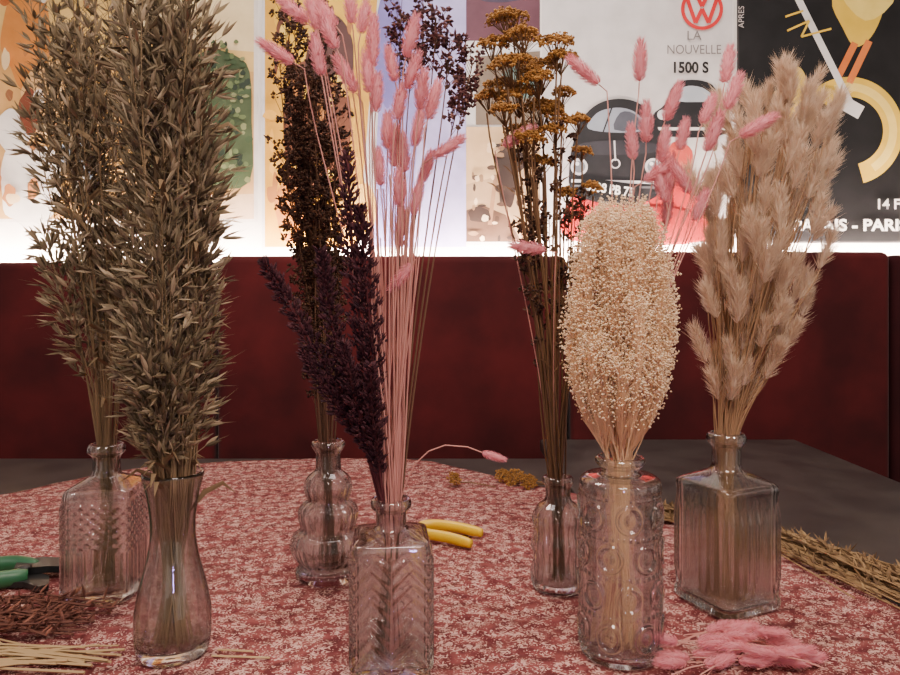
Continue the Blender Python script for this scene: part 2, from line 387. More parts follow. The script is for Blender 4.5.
# ---------------------------------------------------------------- vases
def vase(name,loc,keys,relief,thick,rot,label,N=192,M=150,inner_n=2.2,floor=.010,smooth=2):
    seg=[0]
    for i in range(1,len(keys)):
        seg.append(seg[-1]+math.hypot(keys[i][0]-keys[i-1][0],keys[i][1]-keys[i-1][1]))
    P=[]
    j=0
    for i in range(M+1):
        s=seg[-1]*i/M
        while j<len(seg)-2 and s>seg[j+1]: j+=1
        t=(s-seg[j])/(seg[j+1]-seg[j]); a,b=keys[j],keys[j+1]
        P.append([a[c]+(b[c]-a[c])*t for c in range(3)])
    for _ in range(smooth):
        Q=[p[:] for p in P]
        for i in range(1,M):
            for c in range(3): P[i][c]=(Q[i-1][c]+2*Q[i][c]+Q[i+1][c])/4
    vs=[];fs=[]
    def ring(r,z,n,rel):
        for k in range(N):
            th=2*pi*k/N; cc,ss=abs(math.cos(th)),abs(math.sin(th))
            q=1/((cc**n+ss**n)**(1/n))
            a=((th+pi/4)%(pi/2))-pi/4; u=math.tan(a)
            rr=r*q+(rel(th,u,z) if rel else 0)
            vs.append(Vector((rr*math.cos(th),rr*math.sin(th),z)))
    cnt=0
    for r,z,n in P:
        ring(r,z,n,relief); cnt+=1
    zt=P[-1][1]
    ins=[p for p in P[::-1] if True]
    for i,(r,z,n) in enumerate(ins):
        if z<floor: break
        if i%2: continue
        ring(max(r-thick,.004),z if i>0 else zt+.0006,max(2,n*.8),None); cnt+=1
    for i in range(cnt-1):
        for k in range(N):
            k2=(k+1)%N; fs.append((i*N+k,i*N+k2,(i+1)*N+k2,(i+1)*N+k))
    vs.append(Vector((0,0,P[0][1]+.001))); b=len(vs)-1
    for k in range(N): fs.append((b,(k+1)%N,k))
    vs.append(Vector((0,0,floor))); b=len(vs)-1; o0=(cnt-1)*N
    for k in range(N): fs.append((b,o0+k,o0+(k+1)%N))
    mb=MB(); mb.add(vs,fs)
    o=obj(name,mb.mesh(name,[GLASS],smooth=True),loc=loc); o.rotation_euler=(0,0,rot)
    top(o,label,'vase'); return o
def band(z,a,b,s=.004):
    return max(0,min(1,(z-a)/s))*max(0,min(1,(b-z)/s))
def rib(x): return abs(math.sin(x))
def relA(th,u,z):
    v=band(z,.012,.124)
    w=.0026*rib(u*pi*3.5)*v if z<.065 else 0
    if z>=.065: w=.0030*(1-rib(u*pi*3+z*260)*rib(u*pi*3-z*260))*v
    return w
vase('glass_vase',(-.433,.883,CZ),[(.036,0,6),(.040,.003,8),(.041,.010,9),(.041,.128,9),(.0395,.136,8),(.027,.144,3),(.018,.149,2),(.016,.155,2),(.016,.172,2),(.0225,.178,2),(.0225,.184,2),(.020,.188,2)],relA,.0035,.10,'square pressed glass decanter with ribbed diamond sides holding oat stalks')
vase('glass_vase',(-.290,.733,CZ),[(.031,0,2),(.036,.002,2),(.0385,.02,2),(.0385,.045,2),(.034,.07,2),(.026,.10,2),(.0225,.122,2),(.0225,.14,2),(.026,.165,2),(.0315,.187,2),(.031,.189,2)],None,.002,0,'plain clear glass carafe with flared rim holding oat stalks',N=96,M=90)
def relC(th,u,z):
    return .0018*abs(math.cos(th*9))*band(z,.004,.135,.006)+.0009*math.cos(th*36)*band(z,.02,.06)
vase('glass_vase',(-.163,.937,CZ),[(.040,0,2),(.043,.003,2),(.042,.010,2),(.034,.018,2),(.044,.030,2),(.049,.045,2),(.044,.058,2),(.034,.064,2),(.038,.078,2),(.039,.088,2),(.034,.097,2),(.026,.102,2),(.029,.112,2),(.031,.122,2),(.027,.134,2),(.017,.142,2),(.016,.165,2),(.022,.173,2),(.023,.178,2),(.020,.181,2)],relC,.0035,0,'tiered pressed glass vase with stacked fluted bulges',smooth=3)
def relD(th,u,z):
    ph=z/.014+abs(((u*1.0+1)%1.0)-.5)*2.8
    return .0036*(abs((ph%1)-.5)*2)*band(z,.008,.120)
vase('glass_vase',(-.060,.713,CZ),[(.036,0,8),(.0385,.003,9),(.039,.010,10),(.039,.124,10),(.0375,.130,9),(.027,.134,3),(.018,.137,2),(.0155,.141,2),(.0155,.154,2),(.021,.159,2),(.021,.164,2),(.019,.167,2)],relD,.0035,.10,'square glass vase with herringbone relief holding pink and burgundy stems',M=190)
def relE(th,u,z):
    r=0
    for a,b in ((.006,.038),(.042,.074),(.078,.104)):
        t=band(z,a,b,.012); r+=.0024*t*abs(math.cos(th*7))
    return r+.0008*math.cos(th*28)*band(z,.006,.1)
vase('glass_vase',(.1385,.898,CZ),[(.028,0,2),(.033,.003,2),(.033,.010,2),(.031,.038,2),(.0305,.042,2),(.032,.06,2),(.030,.076,2),(.031,.092,2),(.027,.105,2),(.018,.112,2),(.016,.118,2),(.016,.130,2),(.020,.136,2),(.020,.141,2),(.018,.143,2)],relE,.0032,0,'small round scalloped glass vase holding mustard yarrow')
def relF(th,u,z):
    r=0; z0=.012; h=.0395
    if z0<z<z0+4*h:
        row=int((z-z0)/h); zz=(z-z0)-row*h-h/2; nc=7
        t=((th+ (row%2)*pi/nc)%(2*pi/nc))-pi/nc
        x=t*.045; d=math.hypot(x,zz)
        r+=.0034*math.exp(-((d-.0125)/.0018)**2)+.0028*math.exp(-(d/.005)**2)
        edge=h/2-abs(zz)
        r+=.0024*math.exp(-(edge/.0016)**2)*(.6+.4*math.cos(th*40))
    return r
vase('glass_vase',(.178,.733,CZ),[(.037,0,2),(.0412,.003,2),(.0415,.010,2),(.0415,.170,2),(.0425,.176,2),(.0415,.182,2),(.036,.186,2),(.022,.187,2),(.018,.190,2),(.020,.194,2),(.026,.199,2),(.026,.203,2),(.024,.205,2)],relF,.0035,.2,'tall cylindrical glass vase embossed with circles holding cream broom bloom',N=288,M=210)
def relG(th,u,z):
    w=.0028*rib(u*pi*3.5)*band(z,.020,.128,.02)
    w+=.0018*rib(u*pi*7)*band(z,.002,.016,.003)
    return w
vase('glass_vase',(.337,.854,CZ),[(.041,0,8),(.0445,.003,9),(.045,.014,10),(.044,.018,10),(.044,.022,10),(.044,.138,10),(.045,.143,10),(.043,.149,8),(.031,.156,4),(.020,.162,2),(.017,.168,2),(.017,.190,2),(.0235,.197,2),(.0235,.203,2),(.021,.207,2)],relG,.004,.42,'large square ribbed glass decanter vase holding fluffy beige grass',N=240)

# ---------------------------------------------------------------- plants
UP=Vector((0,0,1))
def spath(base,neck,tip,n=12,sag=0.0,stiff=.35):
    base,neck,tip=Vector(base),Vector(neck),Vector(tip)
    d0=(neck-base).normalized(); d0=(d0*.5+UP*.5).normalized()
    L=(tip-neck).length; c=neck+d0*L*stiff; c2=tip-(tip-neck).normalized()*L*.25+UP*(sag*L)
    wob=Vector((U(-1,1),U(-1,1),0))*L*.03
    c=c+wob; c2=c2-wob
    pts=[base,base.lerp(neck,.5)]
    for i in range(n+1):
        t=i/n; a=1-t
        pts.append(neck*a**3+c*3*a*a*t+c2*3*a*t*t+tip*t**3)
    return pts
def ends(vx,vy,vz,neckz,rb,rn,tip,fl=.014):
    dx,dy=tip[0]-vx,tip[1]-vy
    a=math.atan2(dy,dx)+U(-.7,.7); q=U(.2,1)
    b=(vx-math.cos(a)*rb*q,vy-math.sin(a)*rb*q,vz+fl)
    qa=math.sqrt(R())*rn; a2=math.atan2(dy,dx)+U(-1.5,1.5)
    n=(vx+math.cos(a2)*qa,vy+math.sin(a2)*qa,vz+neckz)
    return b,n
def frame(d):
    d=d.normalized(); x=d.orthogonal().normalized(); return x,d.cross(x)
def plantobj(name,base,parts,label,cat,group):
    E=empty(name,base,label,cat,group)
    for pn,mb,mats,sm in parts:
        obj(pn,mb.mesh(pn,mats,origin=base,smooth=sm),parent=E)
    return E

m_oatstem=plant('oat_straw',[(142,118,86),(116,94,68),(170,142,104)],trans=0)
m_oat=plant('oat_spikelet',[(104,90,66),(142,124,96),(84,72,54),(176,154,124),(120,104,80)],trans=.12)
def oat(vase_c,neckz,rb,rn,tip,plen,group,label,n=42):
    b,nk=ends(vase_c[0],vase_c[1],CZ,neckz,rb,rn,tip)
    pts=spath(b,nk,tip,14)
    st=MB(); k=len(pts); st.tube(pts,[.0012-.0007*i/k for i in range(k)],4)
    hd=MB()
    cum=[0]
    for i in range(len(pts)-1,0,-1): cum.append(cum[-1]+(pts[i]-pts[i-1]).length)
    def at(s):
        for i in range(1,len(cum)):
            if cum[i]>=s:
                t=(s-cum[i-1])/(cum[i]-cum[i-1]); a=pts[len(pts)-i]; c=pts[len(pts)-i-1]
                return a.lerp(c,t),(a-c).normalized()
        return pts[2],UP
    for i in range(n):
        s=plen*(i/n)**.9
        p,t=at(s); x,y=frame(t); g=i*2.4+U(-.4,.4)
        rad=x*math.cos(g)+y*math.sin(g)
        ln=U(.006,.024)*(1 if s>plen*.15 else .4)
        q=p+t*ln*.9+rad*ln*.8
        hd.tube([p,p.lerp(q,.5)+t*.002,q],.00035,3,cap=False)
        d=(t*.7+rad*U(.1,.75)+Vector((0,0,U(-.7,.15)))).normalized()
        L=U(.017,.028); w=U(.0032,.0050)
        sx,sy=frame(d); hh=U(0,6.28); sp=(sx*math.cos(hh)+sy*math.sin(hh))
        hd.spindle(q,d+sp*.2,L,w,4,.5)
        hd.spindle(q,d-sp*.2,L*.9,w,4,.5)
        if R()<.6: hd.hair(q+d*L*.5,d+sp*U(-.5,.5),L*1.0,.0005)
    if R()<.5:
        p,t=at(plen*U(1.0,1.35)); g=U(0,6.28); rd=Vector((math.cos(g),math.sin(g),0))
        lp=[p,p+t*.02+rd*.012,p+t*.03+rd*.03,p+t*.02+rd*.045]
        st.tube(lp,[.001,.003,.0025,.0003],4,flat=.2)
    plantobj('dried_oat_stalk',Vector(b),[('stem',st,[m_oatstem],False),('seed_head',hd,[m_oat],False)],label,'dried oat stalk',group)
vc=(-.433,.883)
for i in range(50):
    g=U(0,6.28); q=math.sqrt(R()); h=U(.42,.80)
    hw=.080 if h>.55 else .056
    tip=(-.457+math.cos(g)*q*hw,vc[1]+math.sin(g)*q*.06,TZ+h)
    oat(vc,.165,.022,.010,tip,U(.14,.2),'oat stalks in the square decanter','tall greenish-brown dried oat stalk in a square glass decanter',n=38)
vc=(-.290,.733)
for i in range(100):
    g=U(0,6.28); q=math.sqrt(R()); h=.32+.40*R()**.8
    if i>66: h=U(.27,.40)
    hw=.034+.018*min(1,(h-.25)/.25)
    tip=(-.298+math.cos(g)*q*hw,vc[1]+math.sin(g)*q*hw*.85,TZ+h)
    oat(vc,.135,.020,.016,tip,min(U(.11,.17),h-.195),'oat stalks in the clear carafe','greenish-brown dried oat stalk in a clear glass carafe',n=34)

m_darkstem=plant('dark_brown_stem',[(80,56,44),(106,76,58),(64,46,38)],trans=0)
m_darkhead=plant('dark_seed_cluster',[(56,36,30),(84,56,42),(40,28,26),(110,78,56)],trans=0)
m_purplehead=plant('dark_purple_cluster',[(76,46,48),(106,68,66),(58,36,42),(138,96,84)],trans=0)
def cluster_stalk(vc,neckz,rb,rn,tip,plen,heads,mh,name,label,cat,group,spread=.03):
    b,nk=ends(vc[0],vc[1],CZ,neckz,rb,rn,tip)
    pts=spath(b,nk,tip,14); k=len(pts)
    st=MB(); st.tube(pts,[.0014-.0009*i/k for i in range(k)],4); hd=MB()
    Lt=(Vector(tip)-Vector(nk)).length
    for i in range(heads):
        f=1-(plen/Lt)*R()
        t=2+f*(k-3); a=int(min(t,k-2)); p=pts[a].lerp(pts[a+1],t-a); tn=(pts[a+1]-pts[a]).normalized()
        x,y=frame(tn); g=U(0,6.28); ln=U(.008,spread)
        q=p+tn*ln*1.0+(x*math.cos(g)+y*math.sin(g))*ln*.7
        st.tube([p,q],.0004,3,cap=False)
        for j in range(7):
            hd.octa(q+Vector((U(-1,1),U(-1,1),U(-1,1)))*.0045,U(.0014,.0028))
        for j in range(2):
            hd.spindle(q,Vector((U(-1,1),U(-1,1),U(-.4,1))),U(.006,.012),.004,3,.4)
    plantobj(name,Vector(b),[('stem',st,[m_darkstem],False),('flower_head',hd,[mh],False)],label,cat,group)
for i in range(34):
    h=U(.46,.78); f=(h-.2)/.58
    tip=(-.163+U(-.096,.006)*f**.8+.006, .937+U(-.035,.045),TZ+h)
    cluster_stalk((-.163,.937),.155,.022,.010,tip,.26,34,m_darkhead,'dried_oregano_stalk','blackish-brown dried stalk with seed clusters in a tiered vase','dried flower stalk','dark stalks in the tiered vase')
for dx,h,dy in ((.03,.70,.06),(.045,.68,.05),(.06,.665,.07),(.075,.61,.06),(.085,.635,.07),(.02,.655,.08),(.005,.69,.07)):
    cluster_stalk((-.060,.713),.145,.02,.009,(-.060+dx,.713+dy,TZ+h),.08,22,m_purplehead,'dried_statice_stalk','thin stalk with dusky purple-brown clusters in the herringbone vase','dried flower stalk','purple stalks in the herringbone vase',spread=.024)

m_pink=plant('pink_fluff',[(232,148,156),(240,170,174),(218,128,140)],trans=.3)
m_pinkstem=plant('pink_stem',[(206,148,136),(186,126,116),(222,170,152)],trans=0)
def fluffy(L,Rr,N,hl,hw,up,mat,nm,core=.9):
    mb=MB(); mb.ell((0,0,L*.5),Rr*core,Rr*core,L*.48,10,8,jit=.2)
    for i in range(N):
        z=R(); prof=math.sin(pi*min(.98,z*.92+.06))**.6
        g=U(0,6.28); c,s=math.cos(g),math.sin(g)
        p=Vector((c*Rr*prof*.8,s*Rr*prof*.8,L*z))
        mb.hair(p,Vector((c,s,up+1.2*z)),hl*U(.6,1.1),hw)
    return mb.mesh(nm,[mat],smooth=False)
pinks=[fluffy(U(.030,.042),U(.0060,.0072),620,.0062,.0005,.8,m_pink,'bunny_tail_head',.75) for _ in range(5)]
def bunny(vc,neckz,rb,rn,pos,d,scale,group,label,arc=None):
    pos=Vector(pos); d=Vector(d).normalized()
    b,nk=ends(vc[0],vc[1],CZ,neckz,rb,rn,pos)
    pts=spath(b,nk,pos-d*.012,12)+[pos]
    if arc: pts=[Vector(b),Vector(nk)]+[Vector(a) for a in arc]+[pos]
    E=empty('bunny_tail_stalk',b,label,'dried grass flower',group)
    st=MB(); st.tube(pts,.0007,4); obj('stem',st.mesh('stem',[m_pinkstem],origin=b),parent=E)
    h=bpy.data.objects.new('flower_head',random.choice(pinks)); COL.objects.link(h); h.parent=E
    h.location=pos-Vector(b); h.rotation_mode='QUATERNION'; h.rotation_quaternion=d.to_track_quat('Z','Y'); h.scale=(scale,)*3
vD=(-.060,.713)
LD=[(-10.3,62.0,-60),(-7.5,64.5,-12),(-6.6,59.2,-10),(-5.2,62,-25),(-4.2,66,-5),(-2.2,62.8,5),(-1.9,57.5,-5),(-1.3,55.5,5),(.4,59.5,-12),(1.7,58,20),(.7,55,10),(3,55.8,8),(3.8,55,15),(4.2,52,55),(2.2,45.8,12),(1.3,50.5,-5),(-.6,53,0),(2.2,40.8,-140),(-1.6,60.2,0),(.9,46.5,0),(-3,64,10),(.2,51,3),(2.2,53.5,10),(-.9,48.5,-4),(1.6,61.5,15),(-6.0,66,-35),(.6,42.8,4),(-8.6,66,-50),(-3.6,58.5,-30),(2.8,49.5,20)]
for dx,h,a in LD:
    a=math.radians(a)
    bunny(vD,.147,.018,.009,(vD[0]+dx/100,vD[1]+U(-.03,.04),TZ+h/100),(math.sin(a),U(-.2,.2),math.cos(a)),U(.92,1.1),'pink bunny tails in the herringbone vase','pink bunny tail on a long stem in the herringbone vase')
for i in range(24):
    tip=(vD[0]+U(-.02,.025),vD[1]+U(-.03,.03),TZ+U(.36,.5)); b,nk=ends(vD[0],vD[1],CZ,.147,.018,.009,tip)
    st=MB(); st.tube(spath(b,nk,tip,10),.0008,4)
    o=obj('dyed_pink_stem',st.mesh('stem',[m_pinkstem],origin=b),loc=b); top(o,'bare dyed pink stem in the herringbone vase','dried stem','bare pink stems in the herringbone vase')
bunny(vD,.147,.018,.008,(.033,.72,.965),(.95,0,-.3),.62,'pink bunny tails in the herringbone vase','pink bunny tail drooping sideways on an arching stem',
      arc=[(-.045,.715,.935),(-.036,.716,.954),(-.022,.717,.967),(-.005,.718,.973),(.018,.719,.971)])
vF=(.178,.733)
LF=[(-1.0,60,-52),(2.9,59.5,0),(2.2,51,-5),(6.6,56,20),(4.4,53.5,-2),(8,52.5,15),(9.8,55,25),(13.6,60.5,12),(12.6,56.6,22),(10.4,52,18),(7.3,48,5),(3.9,49,58),(8.6,47.5,-30),(6.6,44,5),(14.6,54,60),(5.8,51,10),(6.2,46.5,-15),(9.5,44.5,25)]
for dx,h,a in LF:
    a=math.radians(a)
    bunny(vF,.197,.02,.010,(vF[0]+dx/100,vF[1]+U(.03,.07),TZ+h/100+.015),(math.sin(a),U(-.2,.2),math.cos(a)),U(.95,1.12),'pink bunny tails behind the broom bloom','pink bunny tail rising behind the cream broom bloom')

m_amar=plant('burgundy_amaranth',[(58,30,38),(78,42,48),(42,22,30),(94,54,56)],trans=0)
m_amst=plant('burgundy_stem',[(96,46,48),(76,36,40)],trans=0)
AM=[([(-1.6,24),(-2.8,33),(-3.6,42),(-4.0,51.5)],1.5),([(-3.2,25),(-6.8,31),(-10,37),(-12.3,41)],1.15),([(-2.8,26),(-5.2,32),(-6.2,38),(-6.6,42)],1.15),
    ([(-1.4,26),(-1.7,33),(-2.3,40),(-2.6,46)],1.4),([(-2.7,23),(-5.5,27),(-8.6,32)],1.05),([(-1.6,21),(-3.2,27),(-4.4,33)],1.2),([(-1,20),(-1.6,26),(-1.6,31)],1.1)]
for pl,rr in AM:
    dyv=U(-.045,-.015)
    P=[Vector((vD[0]+a/100,vD[1]+dyv*(j+1)/len(pl),TZ+b/100)) for j,(a,b) in enumerate(pl)]
    b,nk=ends(vD[0],vD[1],CZ,.147,.018,.008,P[-1])
    st=MB(); st.tube([Vector(b),Vector(nk)]+P,[.002,.0018]+[.0014]*len(P),5)
    hd=MB(); seg=len(P)-1
    for i in range(int(950*seg/3)):
        f=R()*seg; a=int(min(f,seg-1e-6)); p=P[a].lerp(P[a+1],f-a); u=f/seg
        r=rr/100*(math.sin(pi*(u*.86+.10))**.7)*(.75+.35*math.sin(f*23+rr*7))
        tn=(P[a+1]-P[a]).normalized(); x,y=frame(tn); g=U(0,6.28); q=math.sqrt(R())
        rd=x*math.cos(g)+y*math.sin(g)
        hd.spindle(p+rd*r*q*.9,tn*.9+rd*.8,U(.004,.009),U(.0020,.0034),4,.8)
    plantobj('dried_amaranth',Vector(b),[('stem',st,[m_amst],False),('flower_spike',hd,[m_amar],False)],'dark burgundy amaranth spike leaning from the herringbone vase','dried flower','burgundy amaranth spikes')

m_yar=plant('mustard_yarrow',[(160,112,54),(130,88,44),(188,136,68),(106,72,38)],trans=0)
m_yst=plant('yarrow_stem',[(122,90,60),(96,70,48),(144,108,72)],trans=0)
vE=(.1385,.898)
LE=[(-7.7,73.5,2.0),(-3.8,73.2,2.4),(-8.3,70.4,2),(-5.5,71,2.2),(-6.7,67.5,2.8),(-2.6,67.5,2.8),(-9,64.6,2),(-5.5,64.2,2.6),(0,68,1.9),(1.3,65.2,1.6),(-1.9,63.4,2.8),(-7.3,61.4,1.8),(-4.1,60.6,2.4),(0,62,2),(2,60,1.5),(-3.8,58,2),(3.8,57.6,1.3),(-1.9,55.5,1.8),(1.3,51.5,1.2),(3.8,51.5,1.1),(-5.8,58.6,1.4),(-1,58.8,1.6),(-4.6,69.2,2.2),(-7.2,65.6,2.2),(-3.4,65.4,2.2),(-.6,70,2.2),(-5.8,74.4,2)]
def umbel(hd,st,c,ax,rw,mt=0):
    x,y=frame(ax); n=int(30*(rw/.02)**1.6)+10
    root=c-ax*rw*1.5
    for i in range(n):
        g=i*2.4; q=math.sqrt((i+.5)/n)
        p=c+(x*math.cos(g)+y*math.sin(g))*rw*q-ax*(rw*.35*q*q)+ax*U(-.003,.003)
        for j in range(8): hd.octa(p+Vector((U(-1,1),U(-1,1),U(-1,.8)))*.0028,U(.0012,.0022))
        if i%2==0: st.tube([root,p-ax*.001],.0005,3,cap=False)
for dx,h,w in LE:
    tip=Vector((vE[0]+dx/100,vE[1]+U(-.04,.04),TZ+h/100)); rw=w/100
    b,nk=ends(vE[0],vE[1],CZ,.125,.014,.010,tip)
    pts=spath(b,nk,tip-Vector((0,0,rw*1.4)),12); st=MB(); st.tube(pts,.0012,5); hd=MB()
    ax=Vector((U(-.25,.25)+dx*.02,U(-.6,-.05),1)).normalized()
    umbel(hd,st,tip,ax,rw)
    for j in range(3):
        k=random.randint(6,12); p=pts[k]; sd=Vector((U(-1,1),U(-1,1),.9))
        st.tube([p,p+sd*.012,p+sd*.02+Vector((0,0,-.004))],[.0006,.0014,.0002],3,flat=.3)
    plantobj('dried_yarrow',Vector(b),[('stem',st,[m_yst],False),('flower_head',hd,[m_yar],False)],'mustard-brown flat-headed yarrow in the small scalloped vase','dried flower','mustard yarrow in the scalloped vase')
for i in range(18):
    tip=(vE[0]+U(-.06,.04),vE[1]+U(-.03,.03),TZ+U(.38,.58))
    cluster_stalk(vE,.125,.014,.010,tip,.14,12,m_darkhead,'dried_brown_stalk','dark brown side stalk with small buds among the yarrow','dried stalk','dark stalks among the yarrow',spread=.02)
bunny(vE,.125,.014,.008,(vE[0]-.072,vE[1]-.02,TZ+.565),(.8,0,.5),1.15,'stray pink bunny tails by the yarrow','pink bunny tail leaning out of the yarrow bunch')
bunny(vE,.125,.014,.008,(vE[0]-.022,vE[1]-.05,TZ+.432),(-1,0,.15),1.1,'stray pink bunny tails by the yarrow','pink bunny tail leaning out of the yarrow bunch')

m_broom=plant('cream_broom_bloom',[(250,222,182),(255,234,200),(242,210,166)],trans=.25)
m_brst=plant('cream_stem',[(240,200,156),(226,184,140)],trans=0)
ENV=[(.20,.012),(.225,.026),(.25,.038),(.28,.049),(.32,.056),(.37,.059),(.42,.053),(.45,.042),(.482,.018)]
def env(h):
    for i in range(len(ENV)-1):
        if ENV[i][0]<=h<=ENV[i+1][0]:
            t=(h-ENV[i][0])/(ENV[i+1][0]-ENV[i][0]); return ENV[i][1]+(ENV[i+1][1]-ENV[i][1])*t
    return .01
NB=60
for i in range(NB):
    g=i*2.4; q=math.sqrt((i+.5)/NB)
    htip=.474-.040*q*q-U(0,.04)-(.14*R() if q>.7 else 0)
    rt=.048*q
    tip=Vector((vF[0]+math.cos(g)*rt,vF[1]-.005+math.sin(g)*rt,TZ+htip))
    b,nk=ends(vF[0],vF[1],CZ,.197,.022,.013,tip)
    out_=Vector((math.cos(g),math.sin(g),0))
    pts=spath(b,nk,tip,12,stiff=.25)
    for j in range(2,len(pts)):
        t=(j-2)/(len(pts)-3); pts[j]=pts[j]+out_*(.018*q*math.sin(pi*min(1,t)))
    k=len(pts); st=MB(); st.tube(pts,[.0009-.0006*j/k for j in range(k)],4); hd=MB()
    nf=560; ej=U(.9,1.08)
    for j in range(nf):
        f=1-.66*(R()**1.15); t=2+f*(k-3); a=int(min(t,k-2)); p=pts[a].lerp(pts[a+1],t-a)
        ln=.008+.014*R(); gg=U(0,6.28)
        qv=p+Vector((math.cos(gg)*ln*.8,math.sin(gg)*ln*.8,ln*U(.2,1.1)))+out_*U(0,.012)
        h=qv.z-TZ; e=env(min(max(h,.201),.474))*ej*U(.80,1.10); dx=qv.x-vF[0]; dy=qv.y-vF[1]; rr=math.hypot(dx,dy)
        if rr>e:
            sc=e/rr; qv.x=vF[0]+dx*sc; qv.y=vF[1]+dy*sc
        if h<.31 and R()<(.31-h)/.10: 
            if j%2==0: st.tube([pts[max(a-2,2)],p.lerp(qv,.7)],.00025,3,cap=False)
            continue
        hd.octa(qv,U(.0008,.0015))
        if j%3==0:
            rt_=pts[max(a-2,2)]
            st.tube([rt_,p.lerp(qv,.5)+Vector((0,0,.001)),qv],.00025,3,cap=False)
    plantobj('broom_bloom_stalk',Vector(b),[('stem',st,[m_brst],False),('flower_head',hd,[m_broom],False)],'bleached cream broom bloom stalk in the tall cylinder vase','dried flower stalk','cream broom bloom in the cylinder vase')

m_beige=plant('beige_fluff',[(222,194,166),(234,212,186),(204,174,146)],trans=.3)
m_bst=plant('beige_stem',[(180,144,108),(156,120,88)],trans=0)
def plume(L,N):
    mb=MB(); mb.ell((0,0,L*.45),.0030,.0030,L*.42,7,6,jit=.4)
    for i in range(N):
        z=R()**.8; prof=math.sin(pi*min(.98,z*.85+.1))**.6
        g=U(0,6.28); c,s=math.cos(g),math.sin(g); r=.0065*prof
        p=Vector((c*r*.5,s*r*.5,L*z))
        mb.hair(p,Vector((c*U(.4,1.3),s*U(.4,1.3),1.1+.8*z)),U(.008,.017),.0006)
    for i in range(22):
        z=U(.1,.9); g=U(0,6.28)
        mb.hair((0,0,L*z),Vector((math.cos(g),math.sin(g),1.6)),U(.020,.032),.0005)
    return mb.mesh('grass_plume',[m_beige])
plumes=[plume(U(.028,.046),360) for _ in range(6)]
vG=(.337,.854)
GE=[(.20,.000,.018),(.26,.012,.040),(.31,.022,.058),(.37,.032,.078),(.43,.040,.086),(.49,.048,.088),(.55,.056,.082),(.59,.064,.064),(.64,.070,.03)]
for i in range(185):
    h=.235+.375*R()**.85
    for j in range(len(GE)-1):
        if GE[j][0]<=h<=GE[j+1][0]: break
    t=(h-GE[j][0])/(GE[j+1][0]-GE[j][0]); cx=GE[j][1]+(GE[j+1][1]-GE[j][1])*t; hw=(GE[j][2]+(GE[j+1][2]-GE[j][2])*t)*.88
    g=U(0,6.28); q=R()**.45
    pos=Vector((vG[0]+cx+math.cos(g)*q*hw-.002,vG[1]+math.sin(g)*q*hw*.85,TZ+h))
    b,nk=ends(vG[0],vG[1],CZ,.185,.024,.011,pos)
    d=Vector((math.cos(g)*q*.5+.10+U(-.3,.3),math.sin(g)*q*.45+U(-.2,.2),1)).normalized()
    pts=spath(b,nk,pos-d*.01,12)+[pos]
    E=empty('fluffy_grass_stalk',b,'fluffy beige grass plume in the large ribbed decanter','dried grass','beige grass plumes in the ribbed decanter')
    st=MB(); st.tube(pts,.0008,4); obj('stem',st.mesh('stem',[m_bst],origin=b),parent=E)
    o=bpy.data.objects.new('plume',random.choice(plumes)); COL.objects.link(o); o.parent=E
    o.location=pos-Vector(b); o.rotation_mode='QUATERNION'; o.rotation_quaternion=d.to_track_quat('Z','Y'); o.scale=(U(.8,1.15),)*3

# ---------------------------------------------------------------- things lying on the cloth
for i in range(26):
    x=U(.230,.350); y=U(.688,.745); z=CZ+.009+(.010 if i>13 else 0)
    a=U(-.7,.9)+(pi if R()<.3 else 0); d=Vector((math.cos(a),math.sin(a)*.6,U(-.02,.15))).normalized()
    E=empty('bunny_tail_stalk',(x,y,z),'loose pink bunny tail lying on the cloth','dried grass flower','loose pink bunny tails on the cloth')
    st=MB(); st.tube([Vector((0,0,0)),-d*.02,-d*.04+Vector((0,0,-.004))],.0008,4); obj('stem',st.mesh('stem',[m_pinkstem]),parent=E)
    h=bpy.data.objects.new('flower_head',random.choice(pinks)); COL.objects.link(h); h.parent=E; h.rotation_mode='QUATERNION'; h.rotation_quaternion=d.to_track_quat('Z','Y'); h.scale=(.85,.85,.85)
m_straw=plant('dry_straw',[(166,136,94),(136,108,74),(190,160,116),(104,82,58)],trans=0)
m_straw2=plant('brown_straw',[(126,98,68),(100,76,54),(156,126,88),(84,62,44)],trans=0)
for i in range(70):
    o1=U(-.042,.042); s0=U(0,.12); s1=U(.7,1)
    A=Vector((.335,1.23,0)); B=Vector((.63,.77,0)); n=Vector((.84,.54,0))
    z=CZ+.004+R()*.020*(1-abs(o1)/.045)
    P=[A.lerp(B,s0)+n*o1*.7,A.lerp(B,(s0+s1)/2)+n*(o1+.045),A.lerp(B,s1)+n*(o1*1.3+U(-.03,.03))]
    P=[p+Vector((0,0,z+U(0,.002))) for p in P]
    st=MB(); st.tube(P,.0012,4)
    if R()<.8:
        for j in range(26):
            f=R()*1.9; p=P[0].lerp(P[1],f) if f<1 else P[1].lerp(P[2],f-1); st.spindle(p,Vector((U(-1,1)-.5,U(-1,1)+.8,U(0,.6))),U(.01,.022),.0035,4,.5)
    o=obj('straw_stalk',st.mesh('straw_stalk',[m_straw2],origin=P[0]),loc=P[0]); top(o,'dry straw stalk in a loose bundle at the cloth edge','dried stalk','straw bundle at the cloth edge')
for i in range(30):
    y=U(.695,.735); x0=U(-.62,-.48); x1=U(-.42,-.338)
    P=[Vector((x0,y+U(-.02,.04),CZ+.003+R()*.006)),Vector(((x0+x1)/2,y,CZ+.003+R()*.008)),Vector((x1,y+U(-.015,.02),CZ+.003+R()*.005))]
    st=MB(); st.tube(P,U(.0009,.0018),4)
    o=obj('straw_stalk',st.mesh('straw_stalk',[m_straw],origin=P[0]),loc=P[0]); top(o,'pale straw stalk lying on the cloth beside the carafe','dried stalk','loose straw beside the carafe')
